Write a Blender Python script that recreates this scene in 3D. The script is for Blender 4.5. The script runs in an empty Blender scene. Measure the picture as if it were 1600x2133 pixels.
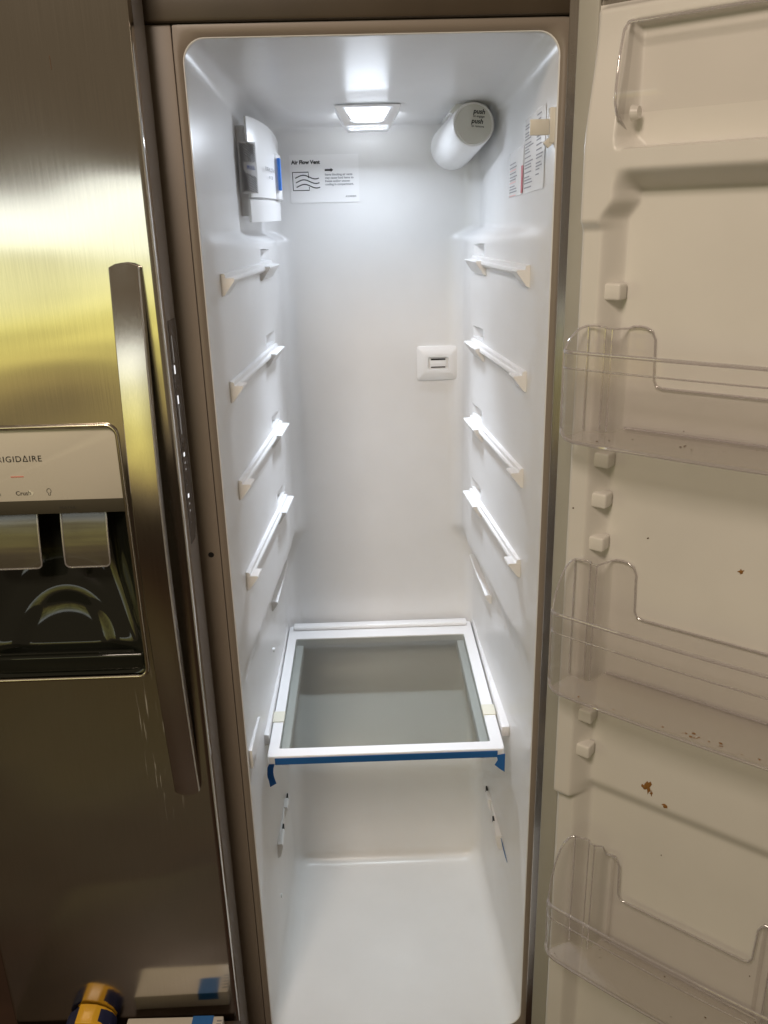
import bpy, bmesh, math, random
from mathutils import Matrix, Vector
random.seed(7)
R = math.radians
scene = bpy.context.scene
col = scene.collection

# ------------------------------------------------------------------ camera
cam_d = bpy.data.cameras.new('Camera'); cam = bpy.data.objects.new('Camera', cam_d); col.objects.link(cam)
YAW, PITCH, ROLL, F = 0.0175, 0.3374, -0.0250, 1741.1
f_ = Vector((math.sin(YAW)*math.cos(PITCH), math.cos(YAW)*math.cos(PITCH), -math.sin(PITCH)))
r0 = Vector((math.cos(YAW), -math.sin(YAW), 0)); u0 = r0.cross(f_)
r_ = math.cos(ROLL)*r0 + math.sin(ROLL)*u0; u_ = -math.sin(ROLL)*r0 + math.cos(ROLL)*u0
cam.matrix_world = Matrix(((r_.x, u_.x, -f_.x, .2104), (r_.y, u_.y, -f_.y, -1.1362), (r_.z, u_.z, -f_.z, 1.4086), (0, 0, 0, 1)))
cam_d.sensor_fit = 'HORIZONTAL'; cam_d.sensor_width = 36; cam_d.lens = F/1600*36
cam_d.clip_start = .02; cam_d.clip_end = 100
scene.camera = cam

# ------------------------------------------------------------------ world, lamps, exposure
world = bpy.data.worlds.new('World'); scene.world = world; world.use_nodes = True
bg = world.node_tree.nodes['Background']
bg.inputs['Color'].default_value = (1.0, .76, .50, 1); bg.inputs['Strength'].default_value = .145
vs = scene.view_settings
vs.view_transform = 'Standard'; vs.look = 'None'; vs.exposure = 0; vs.gamma = 1
scene.cycles.use_denoising = True
scene.cycles.max_bounces = 14; scene.cycles.diffuse_bounces = 5; scene.cycles.glossy_bounces = 5
scene.cycles.transparent_max_bounces = 32; scene.cycles.sample_clamp_indirect = 6

def area(name, loc, target, sx, sy, power, color):
    l = bpy.data.lights.new(name, 'AREA'); l.shape = 'RECTANGLE'; l.size = sx; l.size_y = sy; l.energy = power; l.color = color
    o = bpy.data.objects.new(name, l); col.objects.link(o); o.location = loc
    o.rotation_euler = (Vector(target)-Vector(loc)).to_track_quat('-Z', 'Y').to_euler()
    return o
# the kitchen's daylight window (sky above, sunlit garden below), opposite the refrigerator
win = area('window_light', (-1.15, -3.0, 1.03), (-1.15, 0, 1.03), 2.3, 1.10, 16, (1, 1, 1))
wl = win.data; wl.use_nodes = True; nt = wl.node_tree; em = nt.nodes['Emission']
geo = nt.nodes.new('ShaderNodeNewGeometry'); sep = nt.nodes.new('ShaderNodeSeparateXYZ')
nt.links.new(geo.outputs['Position'], sep.inputs[0])
nz = nt.nodes.new('ShaderNodeTexNoise'); nz.inputs['Scale'].default_value = 5; nz.inputs['Detail'].default_value = 6
nt.links.new(geo.outputs['Position'], nz.inputs['Vector'])
madd = nt.nodes.new('ShaderNodeMath'); madd.operation = 'MULTIPLY_ADD'; madd.inputs[1].default_value = .32; madd.inputs[2].default_value = -.16
nt.links.new(nz.outputs['Fac'], madd.inputs[0])
ad = nt.nodes.new('ShaderNodeMath'); ad.operation = 'ADD'; nt.links.new(sep.outputs['Z'], ad.inputs[0]); nt.links.new(madd.outputs[0], ad.inputs[1])
mr = nt.nodes.new('ShaderNodeMapRange'); mr.inputs['From Min'].default_value = .48; mr.inputs['From Max'].default_value = 1.58
nt.links.new(ad.outputs[0], mr.inputs['Value'])
rp = nt.nodes.new('ShaderNodeValToRGB'); cr = rp.color_ramp
cr.elements[0].position = 0; cr.elements[0].color = (.02, .015, .006, 1)
cr.elements[1].position = 1; cr.elements[1].color = (.95, 1.0, .98, 1)
for p, c in ((.10, (.24, .18, .05, 1)), (.25, (.46, .40, .10, 1)), (.5, (.54, .50, .14, 1)), (.72, (.70, .70, .36, 1)), (.86, (.85, .9, .80, 1))):
    e = cr.elements.new(p); e.color = c
nt.links.new(mr.outputs[0], rp.inputs[0])
tm_ = nt.nodes.new('ShaderNodeMapping'); tm_.inputs['Scale'].default_value = (6, 1, .9); nt.links.new(geo.outputs['Position'], tm_.inputs[0])
tn = nt.nodes.new('ShaderNodeTexNoise'); tn.inputs['Scale'].default_value = 1.6; tn.inputs['Detail'].default_value = 3; nt.links.new(tm_.outputs[0], tn.inputs['Vector'])
tr_ = nt.nodes.new('ShaderNodeValToRGB'); tr_.color_ramp.elements[0].position = .36; tr_.color_ramp.elements[1].position = .46
tr_.color_ramp.elements[0].color = (.30, .30, .26, 1); tr_.color_ramp.elements[1].color = (1, 1, 1, 1); nt.links.new(tn.outputs['Fac'], tr_.inputs[0])
tx_ = nt.nodes.new('ShaderNodeMixRGB'); tx_.blend_type = 'MULTIPLY'; tx_.inputs[0].default_value = .8; nt.links.new(rp.outputs[0], tx_.inputs[1]); nt.links.new(tr_.outputs[0], tx_.inputs[2])
bm_ = nt.nodes.new('ShaderNodeMapping'); bm_.inputs['Scale'].default_value = (.8, 1, 6); nt.links.new(geo.outputs['Position'], bm_.inputs[0])
bn = nt.nodes.new('ShaderNodeTexNoise'); bn.inputs['Scale'].default_value = 1.8; bn.inputs['Detail'].default_value = 4; nt.links.new(bm_.outputs[0], bn.inputs['Vector'])
bq = nt.nodes.new('ShaderNodeMapRange'); bq.inputs['From Min'].default_value = .35; bq.inputs['From Max'].default_value = .65; bq.inputs['To Min'].default_value = .5; bq.inputs['To Max'].default_value = 1.4; nt.links.new(bn.outputs['Fac'], bq.inputs['Value'])
ty_ = nt.nodes.new('ShaderNodeMixRGB'); ty_.blend_type = 'MULTIPLY'; ty_.inputs[0].default_value = 1; nt.links.new(tx_.outputs[0], ty_.inputs[1]); nt.links.new(bq.outputs[0], ty_.inputs[2])
nt.links.new(ty_.outputs[0], em.inputs['Color']); em.inputs['Strength'].default_value = 1.0
# a second window of the same room, in the wall to the left of the refrigerator, with the same view
win2 = bpy.data.objects.new('window_light_left', win.data.copy()); col.objects.link(win2); win2.data.size = 1.3; win2.data.energy = 9
win2.location = (-2.9, -1.35, 1.03); win2.rotation_euler = Vector((1, 0, 0)).to_track_quat('-Z', 'Y').to_euler()
# warm kitchen ceiling lamp
area('ceiling_lamp', (-.35, -1.75, 2.55), (.2, 0, .7), .5, .5, 27, (1.0, .82, .67))

# ------------------------------------------------------------------ materials
def mat(name, color, rough=.5, metal=0, **kw):
    m = bpy.data.materials.new(name); m.use_nodes = True; b = m.node_tree.nodes['Principled BSDF']
    b.inputs['Base Color'].default_value = (*color, 1); b.inputs['Roughness'].default_value = rough; b.inputs['Metallic'].default_value = metal
    for k, v in kw.items():
        b.inputs[k.replace('_', ' ')].default_value = v
    return m
def N(m, t, **kw):
    n = m.node_tree.nodes.new(t)
    for k, v in kw.items(): setattr(n, k, v)
    return n
def L(m, a, b): m.node_tree.links.new(a, b)
def B(m): return m.node_tree.nodes['Principled BSDF']
def noise(m, scale, detail=3, vec=None, mapscale=None):
    tc = N(m, 'ShaderNodeTexCoord'); mp = N(m, 'ShaderNodeMapping'); n = N(m, 'ShaderNodeTexNoise')
    L(m, tc.outputs['Object'], mp.inputs[0]); L(m, mp.outputs[0], n.inputs['Vector'])
    if mapscale: mp.inputs['Scale'].default_value = mapscale
    n.inputs['Scale'].default_value = scale; n.inputs['Detail'].default_value = detail
    return n
def ramp(m, src, p0, p1, c0, c1):
    r = N(m, 'ShaderNodeValToRGB'); r.color_ramp.elements[0].position = p0; r.color_ramp.elements[1].position = p1
    r.color_ramp.elements[0].color = (*c0, 1) if len(c0) == 3 else c0; r.color_ramp.elements[1].color = (*c1, 1) if len(c1) == 3 else c1
    L(m, src, r.inputs[0]); return r
def bump(m, src, strength, dist, prev=None):
    b = N(m, 'ShaderNodeBump'); b.inputs['Strength'].default_value = strength; b.inputs['Distance'].default_value = dist
    L(m, src, b.inputs['Height'])
    if prev: L(m, prev.outputs[0], b.inputs['Normal'])
    return b
def finish(m, b): L(m, b.outputs[0], B(m).inputs['Normal'])

def white_plastic(name, color, rough, wear=.04, speck=False):
    m = mat(name, color, rough)
    n = noise(m, 9, 5); r = ramp(m, n.outputs['Fac'], .35, .7, tuple(c*(1-wear) for c in color), color); last = r.outputs[0]
    if speck:
        v = N(m, 'ShaderNodeTexVoronoi'); tc = N(m, 'ShaderNodeTexCoord'); L(m, tc.outputs['Object'], v.inputs['Vector']); v.inputs['Scale'].default_value = 22
        rr = ramp(m, v.outputs['Distance'], .028, .05, (1, 1, 1), (0, 0, 0))
        n2 = noise(m, 6, 2); r2 = ramp(m, n2.outputs['Fac'], .57, .6, (0, 0, 0), (1, 1, 1))
        mu = N(m, 'ShaderNodeMath', operation='MULTIPLY'); L(m, rr.outputs[0], mu.inputs[0]); L(m, r2.outputs[0], mu.inputs[1])
        mx = N(m, 'ShaderNodeMixRGB'); L(m, mu.outputs[0], mx.inputs[0]); L(m, last, mx.inputs[1]); mx.inputs[2].default_value = (.12, .07, .03, 1); last = mx.outputs[0]
    L(m, last, B(m).inputs['Base Color'])
    n3 = noise(m, 14, 4, mapscale=(1, 1, .5)); rr = ramp(m, n3.outputs['Fac'], .3, .75, (rough*.93,)*3, (min(1, rough*1.1),)*3)
    L(m, rr.outputs[0], B(m).inputs['Roughness'])
    n4 = noise(m, 5, 1); finish(m, bump(m, n4.outputs['Fac'], .05, .004))
    return m

def steel(name, color=(.60, .575, .53), rough=.135, wave=.0, scratch=1.0, streaks=False, across=(1, 0)):
    m = mat(name, color, rough, 1.0, Anisotropic=.9)
    t = N(m, 'ShaderNodeCombineXYZ'); t.inputs[0].default_value, t.inputs[1].default_value = across; L(m, t.outputs[0], B(m).inputs['Tangent'])
    g = noise(m, 3, 6, mapscale=(420, 420, 4.0))
    rr = ramp(m, g.outputs['Fac'], .3, .7, (rough*.93,)*3, (rough*1.07,)*3); L(m, rr.outputs[0], B(m).inputs['Roughness'])
    cc = ramp(m, g.outputs['Fac'], .25, .75, tuple(c*.92 for c in color), tuple(min(1, c*1.06) for c in color))
    last = cc.outputs[0]
    if streaks:   # dried drips beside the handle's lower end
        tc = N(m, 'ShaderNodeTexCoord'); dn = noise(m, 1, 4, mapscale=(230, 1, 9)); dr_ = ramp(m, dn.outputs['Fac'], .60, .68, (0, 0, 0), (1, 1, 1))
        vm = N(m, 'ShaderNodeVectorMath', operation='MULTIPLY_ADD'); vm.inputs[1].default_value = (24, 0, 7.0); vm.inputs[2].default_value = (24*.108, 0, -7.0*.69); L(m, tc.outputs['Object'], vm.inputs[0])
        vl_ = N(m, 'ShaderNodeVectorMath', operation='LENGTH'); L(m, vm.outputs[0], vl_.inputs[0]); k_ = ramp(m, vl_.outputs['Value'], .35, 1.0, (1, 1, 1), (0, 0, 0))
        mu = N(m, 'ShaderNodeMath', operation='MULTIPLY'); L(m, dr_.outputs[0], mu.inputs[0]); L(m, k_.outputs[0], mu.inputs[1])
        ma = N(m, 'ShaderNodeMath', operation='MULTIPLY_ADD'); ma.inputs[1].default_value = -.75; ma.inputs[2].default_value = 1; L(m, mu.outputs[0], ma.inputs[0]); L(m, ma.outputs[0], B(m).inputs['Metallic'])
    L(m, last, B(m).inputs['Base Color'])
    b = bump(m, g.outputs['Fac'], .06*scratch, .0002)
    if wave:
        w = noise(m, 2.6, 1, mapscale=(1, 1, 1.4)); b = bump(m, w.outputs['Fac'], wave, .02, b)
    finish(m, b)
    return m

M = {}
M['liner'] = white_plastic('liner_white', (.80, .80, .80), .30)
m = M['liner']; tc = N(m, 'ShaderNodeTexCoord'); sp = N(m, 'ShaderNodeSeparateXYZ'); L(m, tc.outputs['Object'], sp.inputs[0])
mk = N(m, 'ShaderNodeMapRange'); mk.inputs['From Min'].default_value = .80; mk.inputs['From Max'].default_value = .99; ab = N(m, 'ShaderNodeMath', operation='ABSOLUTE'); gn = N(m, 'ShaderNodeNewGeometry'); L(m, gn.outputs['Normal'], sp.inputs[0]); L(m, sp.outputs['Z'], ab.inputs[0]); L(m, ab.outputs[0], mk.inputs['Value']); sp2 = N(m, 'ShaderNodeSeparateXYZ'); L(m, tc.outputs['Object'], sp2.inputs[0]); gt = N(m, 'ShaderNodeMath', operation='GREATER_THAN'); gt.inputs[1].default_value = 1.5; L(m, sp2.outputs['Z'], gt.inputs[0]); mm = N(m, 'ShaderNodeMath', operation='MULTIPLY'); L(m, gt.outputs[0], mm.inputs[0]); L(m, mk.outputs[0], mm.inputs[1])
sn = noise(m, 7, 6, mapscale=(1.0, 3.0, 1)); sr = ramp(m, sn.outputs['Fac'], .38, .68, (.285,)*3, (.33,)*3)
mx = N(m, 'ShaderNodeMixRGB'); old = B(m).inputs['Roughness'].links[0].from_socket; L(m, mm.outputs[0], mx.inputs[0]); L(m, old, mx.inputs[1]); L(m, sr.outputs[0], mx.inputs[2]); L(m, mx.outputs[0], B(m).inputs['Roughness'])
M['rail'] = white_plastic('rail_white', (.84, .84, .84), .32, .02)
M['door_liner'] = white_plastic('door_liner_white', (.74, .72, .68), .36, .05)
M['frame'] = white_plastic('frame_paint', (.245, .205, .168), .38, .05)
M['header'] = white_plastic('header_brown', (.075, .055, .035), .45, .25)
M['steel'] = steel('brushed_steel', wave=.5, streaks=True)
M['steel_handle'] = steel('brushed_steel_handle', (.62, .58, .53), .20)
M['steel_strip'] = steel('brushed_steel_edge', (.62, .59, .54), .18, across=(.766, -.643))
M['edge_grey'] = mat('edge_grey', (.34, .315, .30), .25)
M['panel_dark'] = mat('control_panel_grey', (.17, .155, .15), .2)
M['gasket'] = white_plastic('gasket_grey', (.40, .39, .34), .55, .08)
M['cabinet'] = mat('cabinet_grey', (.2, .19, .18), .5)
M['floor'] = white_plastic('floor_brown_wood', (.055, .024, .013), .4, .4)
M['silver_panel'] = white_plastic('silver_panel', (.66, .62, .53), .28, .04)
M['lip'] = mat('dark_grey_lip', (.095, .085, .062), .4)
M['black_gloss'] = mat('black_gloss', (.012, .013, .010), .07, 0)
M['chrome'] = mat('trim_metal', (.72, .66, .56), .2, 1.0)
M['black'] = mat('black_ink', (.015, .015, .017), .6)
M['grey_ink'] = mat('grey_ink', (.24, .24, .26), .6)
M['faint_ink'] = mat('faint_ink', (.055, .05, .045), .4)
M['blue_ink'] = mat('blue_ink', (.03, .06, .26), .5)
M['red_ink'] = mat('red_ink', (.55, .10, .12), .5)
M['pale_red_ink'] = mat('pale_red_ink', (.75, .45, .44), .5)
M['hole'] = mat('hole_black', (.006, .005, .005), .6)
M['sticker'] = mat('sticker_white', (.88, .88, .885), .25)
M['grey_tab'] = mat('grey_tab', (.74, .735, .73), .5)
M['tab_line'] = mat('tab_line', (.2, .195, .195), .5)
M['blue_plastic'] = mat('blue_plastic', (.05, .22, .72), .4)
M['cap'] = white_plastic('filter_cap', (.66, .655, .61), .4, .05)
M['cream'] = mat('cream_clip', (.72, .70, .58), .45)
M['tan'] = mat('switch_tan', (.66, .64, .58), .4)
M['yellow'] = mat('yellow_plastic', (.78, .43, .02), .32)
M['navy'] = mat('navy_rubber', (.008, .012, .06), .45)
M['carton'] = white_plastic('white_carton', (.58, .54, .48), .5, .05)
M['wood'] = white_plastic('dark_wood', (.055, .032, .018), .45, .35)
M['stain'] = mat('food_stain', (.26, .12, .025), .6)
M['crumb'] = mat('dry_crumb', (.10, .05, .02), .7)
m = M['tape'] = mat('blue_masking_tape', (.012, .115, .36), .6)
n = noise(m, 120, 3); finish(m, bump(m, n.outputs['Fac'], .4, .0006))

def emit(name, color, strength):
    m = bpy.data.materials.new(name); m.use_nodes = True; nt = m.node_tree
    nt.nodes.clear(); o = nt.nodes.new('ShaderNodeOutputMaterial'); e = nt.nodes.new('ShaderNodeEmission')
    e.inputs[0].default_value = (*color, 1); e.inputs[1].default_value = strength; nt.links.new(e.outputs[0], o.inputs[0]); return m
M['led'] = emit('led_light', (.88, .93, 1.0), 10)
M['indicator'] = emit('indicator_light', (1, 1, 1), 1.1)
M['indicator_dim'] = emit('indicator_dim', (1, .95, .9), .22)
M['indicator_red'] = emit('indicator_red', (1.0, .30, .18), .42)

def clear(name, tint, fres=1.0, rough=.04, haze=0.0, hazecol=(.8, .8, .8), emboss=None, ior=1.49):
    """thin clear plastic or glass: straight-through light, tinted, with fresnel gloss"""
    m = bpy.data.materials.new(name); m.use_nodes = True; nt = m.node_tree; nt.nodes.clear()
    o = nt.nodes.new('ShaderNodeOutputMaterial'); t = nt.nodes.new('ShaderNodeBsdfTransparent'); g = nt.nodes.new('ShaderNodeBsdfGlossy')
    t.inputs[0].default_value = (*tint, 1); g.inputs['Roughness'].default_value = rough
    # Schlick reflectance, the same from both sides of the thin sheet
    lw = nt.nodes.new('ShaderNodeLayerWeight'); lw.inputs[0].default_value = .5
    pw = nt.nodes.new('ShaderNodeMath'); pw.operation = 'POWER'; pw.inputs[1].default_value = 5; nt.links.new(lw.outputs['Facing'], pw.inputs[0])
    mu = nt.nodes.new('ShaderNodeMath'); mu.operation = 'MULTIPLY_ADD'; mu.inputs[1].default_value = .9*min(1, fres); mu.inputs[2].default_value = .04*fres; nt.links.new(pw.outputs[0], mu.inputs[0])
    mx = nt.nodes.new('ShaderNodeMixShader'); nt.links.new(mu.outputs[0], mx.inputs[0])
    last = t.outputs[0]
    if haze:
        d = nt.nodes.new('ShaderNodeBsdfDiffuse'); d.inputs[0].default_value = (*hazecol, 1)
        m2 = nt.nodes.new('ShaderNodeMixShader'); m2.inputs[0].default_value = haze; nt.links.new(last, m2.inputs[1]); nt.links.new(d.outputs[0], m2.inputs[2]); last = m2.outputs[0]
        if emboss:
            tc = nt.nodes.new('ShaderNodeTexCoord'); mp = nt.nodes.new('ShaderNodeMapping'); mp.inputs['Scale'].default_value = emboss; nt.links.new(tc.outputs['Object'], mp.inputs[0])
            br = nt.nodes.new('ShaderNodeTexBrick'); br.inputs['Scale'].default_value = 1; br.inputs['Mortar Size'].default_value = .18; br.inputs['Mortar Smooth'].default_value = .3
            br.inputs['Color1'].default_value = br.inputs['Color2'].default_value = (haze*.5,)*3+(1,); br.inputs['Mortar'].default_value = (min(1, haze*2.6),)*3+(1,)
            nt.links.new(mp.outputs[0], br.inputs['Vector']); nt.links.new(br.outputs['Color'], m2.inputs[0])
            bp = nt.nodes.new('ShaderNodeBump'); bp.inputs['Strength'].default_value = .5; bp.inputs['Distance'].default_value = .001
            nt.links.new(br.outputs['Fac'], bp.inputs['Height']); nt.links.new(bp.outputs[0], g.inputs['Normal'])
    nt.links.new(last, mx.inputs[1]); nt.links.new(g.outputs[0], mx.inputs[2]); nt.links.new(mx.outputs[0], o.inputs[0])
    return m
M['bin'] = clear('bin_clear', (.985, .98, .98), .9, .05, .028, (.78, .76, .74))
M['bin_floor'] = clear('bin_floor_clear', (.98, .972, .968), .9, .12, .085, (.72, .68, .63), (95, 190, 1))
M['bin_edge'] = clear('bin_edge_clear', (.86, .84, .85), 5.0, .05, .26, (.86, .83, .83))
M['pane'] = clear('shelf_glass', (.80, .815, .80), 1.0, .05, .0)
M['lens_rim'] = mat('lamp_frame_white', (.9, .92, .95), .3, Transmission_Weight=.35)
M['lens'] = clear('lamp_lens', (.93, .95, .98), 1.0, .15, .35, (.9, .92, .95))
M['paddle'] = clear('paddle_clear', (.55, .53, .47), 1.3, .06, .45, (.17, .15, .11))

# ------------------------------------------------------------------ mesh helpers
def obj(name, bm, material, parent=None, sharp=35, mw=None):
    me = bpy.data.meshes.new(name); bmesh.ops.recalc_face_normals(bm, faces=bm.faces[:]); bm.to_mesh(me); bm.free()
    return link(name, me, material, parent, sharp)
def link(name, me, material, parent=None, sharp=35):
    o = bpy.data.objects.new(name, me); col.objects.link(o)
    if isinstance(material, str): material = M[material]
    if not me.materials: me.materials.append(material)
    if sharp is not None:
        me.polygons.foreach_set('use_smooth', [True]*len(me.polygons)); me.set_sharp_from_angle(angle=R(sharp))
    if parent: o.parent = parent
    return o
def empty(name, loc=(0, 0, 0), rz=0, label=None, cat=None, group=None):
    o = bpy.data.objects.new(name, None); col.objects.link(o); o.location = loc; o.rotation_euler = (0, 0, rz); o.empty_display_size = .02
    if label: o['label'] = label; o['category'] = cat
    if group: o['group'] = group
    return o
def tag(o, label, cat, group=None):
    o['label'] = label; o['category'] = cat
    if group: o['group'] = group
    return o
def box(bm, x0, x1, y0, y1, z0, z1, bev=0, seg=2):
    x0, x1 = sorted((x0, x1)); y0, y1 = sorted((y0, y1)); z0, z1 = sorted((z0, z1))
    v = [bm.verts.new(p) for p in ((x0, y0, z0), (x1, y0, z0), (x1, y1, z0), (x0, y1, z0), (x0, y0, z1), (x1, y0, z1), (x1, y1, z1), (x0, y1, z1))]
    fs = [bm.faces.new([v[i] for i in q]) for q in ((0, 3, 2, 1), (4, 5, 6, 7), (0, 1, 5, 4), (1, 2, 6, 5), (2, 3, 7, 6), (3, 0, 4, 7))]
    if bev:
        es = list({e for f in fs for e in f.edges}); bmesh.ops.bevel(bm, geom=es, offset=bev, segments=seg, affect='EDGES', profile=.5)
    return bm
def BX(*a, **k): return box(bmesh.new(), *a, **k)
def prism(bm, pts, axis, a, b, bev=0, seg=2):
    """2D outline extruded along an axis from a to b. axis 0: pts=(y,z); 1: pts=(x,z); 2: pts=(x,y)"""
    def P(p, t): return ((t, p[0], p[1]), (p[0], t, p[1]), (p[0], p[1], t))[axis]
    va = [bm.verts.new(P(p, a)) for p in pts]; vb = [bm.verts.new(P(p, b)) for p in pts]; n = len(pts)
    fs = [bm.faces.new(va), bm.faces.new(vb[::-1])]
    for i in range(n): fs.append(bm.faces.new((va[i], va[(i+1) % n], vb[(i+1) % n], vb[i])))
    if bev:
        es = list({e for f in fs for e in f.edges}); bmesh.ops.bevel(bm, geom=es, offset=bev, segments=seg, affect='EDGES', profile=.5)
    return bm
def PR(*a, **k): return prism(bmesh.new(), *a, **k)
def tube(bm, pts, r, n=8, closed=False):
    pts = [Vector(p) for p in pts]; rings = []; m_ = len(pts); up = None
    for i, p in enumerate(pts):
        a = pts[i-1] if (i > 0 or closed) else p; b = pts[(i+1) % m_] if (i < m_-1 or closed) else p
        t = (b-a).normalized()
        if up is None: up = Vector((0, 0, 1)) if abs(t.z) < .9 else Vector((0, 1, 0))
        s = t.cross(up).normalized(); up2 = s.cross(t).normalized(); up = up2
        rr = r(i/(m_-1)) if callable(r) else r
        rings.append([bm.verts.new(p+rr*(math.cos(2*math.pi*k/n)*s+math.sin(2*math.pi*k/n)*up2)) for k in range(n)])
    for i in range(m_ if closed else m_-1):
        A, Bq = rings[i], rings[(i+1) % m_]
        for k in range(n): bm.faces.new((A[k], A[(k+1) % n], Bq[(k+1) % n], Bq[k]))
    if not closed: bm.faces.new(rings[0][::-1]); bm.faces.new(rings[-1])
    return bm
def TB(*a, **k): return tube(bmesh.new(), *a, **k)
def rrect(x0, x1, z0, z1, r, n=6):
    out = []
    for cx, cz, a0 in ((x1-r, z1-r, 0), (x0+r, z1-r, 90), (x0+r, z0+r, 180), (x1-r, z0+r, 270)):
        for k in range(n+1):
            a = R(a0+90*k/n); out.append((cx+r*math.cos(a), cz+r*math.sin(a)))
    return out
def grid(bm, P, nu, nv):
    vs_ = [[bm.verts.new(P(i, j)) for j in range(nv)] for i in range(nu)]
    for i in range(nu-1):
        for j in range(nv-1): bm.faces.new((vs_[i][j], vs_[i+1][j], vs_[i+1][j+1], vs_[i][j+1]))
    return vs_
def sm(a, b, x):
    t = min(1, max(0, (x-a)/(b-a))); return t*t*(3-2*t)
def text(name, body, size, material, parent, mw, bold=0, spacing=1.0, align='LEFT', shear=0, sx=1.0):
    c = bpy.data.curves.new(name, 'FONT'); c.body = body; c.size = size; c.offset = bold; c.space_character = spacing; c.align_x = align; c.shear = shear; c.resolution_u = 3
    t = bpy.data.objects.new(name, c); col.objects.link(t); bpy.context.view_layer.update()
    me = bpy.data.meshes.new_from_object(t); bpy.data.objects.remove(t); bpy.data.curves.remove(c)
    me.transform(mw @ Matrix.Diagonal((sx, 1, 1, 1)))
    me.materials.clear()
    return link(name, me, material, parent, None)
def facing_front(x, y, z): return Matrix.Translation((x, y, z)) @ Matrix.Rotation(R(90), 4, 'X')

# ================================================================== SETTING
fb = bmesh.new(); vv = [fb.verts.new(p) for p in ((-4, -5, -.12), (4, -5, -.12), (4, .9, -.12), (-4, .9, -.12))]; fb.faces.new(vv)
fl = obj('floor', fb, 'floor', sharp=None); fl['kind'] = 'structure'

# ================================================================== REFRIGERATOR
fridge = empty('refrigerator', (0, 0, -.12), 0, 'side-by-side refrigerator with steel freezer door shut and lit white compartment open', 'refrigerator')
def part(name, bm, material, parent=None, sharp=35):
    o = obj(name, bm, material, None, sharp); p = parent or fridge
    o.parent = p; o.matrix_parent_inverse = Matrix.Identity(4)
    if p is fridge: o.location = (0, 0, .12)
    return o
W, H, D = .46, 1.617, .62
RAILZ = (1.342, 1.192, 1.043, .893)
def backY(z): return .44+.17*sm(.235, .47, z)*1.0+.01*sm(.44, .6, z)
def bul(z): return sm(.715, .765, z)*(1-sm(1.374, 1.402, z))
def pocket(y, z):
    for zr in RAILZ:
        if .399 < y < .467 and zr+.003 < z < zr+.0245 - .004*(y-.4)/.067: return .014
    return 0
def front_flare(y, rf=.0014): return rf-math.sqrt(max(0, rf*rf-(rf-y)**2)) if y < rf else 0
def xL(y, z):
    t = min(1, y/.5); up = sm(1.374, 1.402, z)
    return .003+.011*t+(bul(z)*(.006+.022*t)+up*.003*t)*sm(0, .05, y)-front_flare(y)-pocket(y, z)
def xR(y, z):
    t = min(1, y/.5); up = sm(1.374, 1.402, z)
    return W-(.003+.017*t+(bul(z)*(.004+.022*t)-up*.006*t)*sm(0, .05, y))+front_flare(y)+pocket(y, z)
def warp_z(y, z): return z-.040*(max(0, y)/.62)*sm(1.30, 1.60, z)+front_flare(y)*(sm(1.5, 1.617, z)-sm(.1, 0, z))
# rings of the inner shell
ycols = [0, .0001, .0003, .0007, .0014, .006, .022, .035, .05]+[.05+.0175*k for k in range(1, 20)]+[.3988, .3995, .42, .44, .4665, .4672, .485, .505, .53, .555, .585]
zr_ = [.03+.0125*k for k in range(125)]
for zr in RAILZ: zr_ += [zr+.0026, zr+.0034, zr+.0085, zr+.014, zr+.0195, zr+.0201, zr+.0215, zr+.0228, zr+.0241, zr+.0249]
zr_ += [.72, .73, .74, .75, .76, 1.376, 1.38, 1.384, 1.388, 1.392, 1.396, 1.40]
zr_ = sorted(z for z in set(round(z, 5) for z in zr_) if z < H-.028)
rb, rt = .03, .027
rows = []
for k in range(7): a = R(90*k/6); rows.append((rb*(1-math.cos(a)), rb*(1-math.sin(a))))
rows += [(z, 0) for z in zr_ if z > rb]
for k in range(9): a = R(90*k/8); rows.append((H-rt*(1-math.sin(a)), rt*(1-math.cos(a))))
def ring(z, e):
    Yb = backY(z)-e*(.3 if z > 1 else 1); rc = .034; pts = []; s = (Yb-rc-.05)/(.535)
    for y in ycols:
        yy = .05+(y-.05)*s if y > .05 else y
        pts.append((xL(yy, z)+e, yy))
    xl, xr = xL(Yb-rc, z)+e, xR(Yb-rc, z)-e
    for k in range(1, 8): a = R(90*k/8); pts.append((xl+rc-rc*math.cos(a), Yb-rc+rc*math.sin(a)))
    for k in range(0, 11): pts.append((xl+rc+(xr-xl-2*rc)*k/10, Yb))
    for k in range(1, 8): a = R(90*k/8); pts.append((xr-rc+rc*math.sin(a), Yb-rc+rc*math.cos(a)))
    for y in reversed(ycols):
        yy = .05+(y-.05)*s if y > .05 else y
        pts.append((xR(yy, z)-e, yy))
    return [(x, y, warp_z(y, z)) for x, y in pts]
bm = bmesh.new(); RV = []
for z, e in rows: RV.append([bm.verts.new(p) for p in ring(z, e)])
for i in range(len(RV)-1):
    for j in range(len(RV[0])-1): bm.faces.new((RV[i][j], RV[i+1][j], RV[i+1][j+1], RV[i][j+1]))
def cap(rv, z):
    n = len(rv); h = n//2; cols_ = []; K = 12
    for i in range(h):
        a, b = rv[i].co, rv[n-1-i].co
        cols_.append([rv[i]]+[bm.verts.new((a.x+(b.x-a.x)*k/K, a.y+(b.y-a.y)*k/K, warp_z(a.y+(b.y-a.y)*k/K, z))) for k in range(1, K)]+[rv[n-1-i]])
    for i in range(h-1):
        for k in range(K): bm.faces.new((cols_[i][k], cols_[i+1][k], cols_[i+1][k+1], cols_[i][k+1]))
    rest = [cols_[h-1][k] for k in range(K+1)]
    mid = rv[h:n-h]
    bm.faces.new(rest[::-1]+mid) if mid else bm.faces.new(rest)
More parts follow.
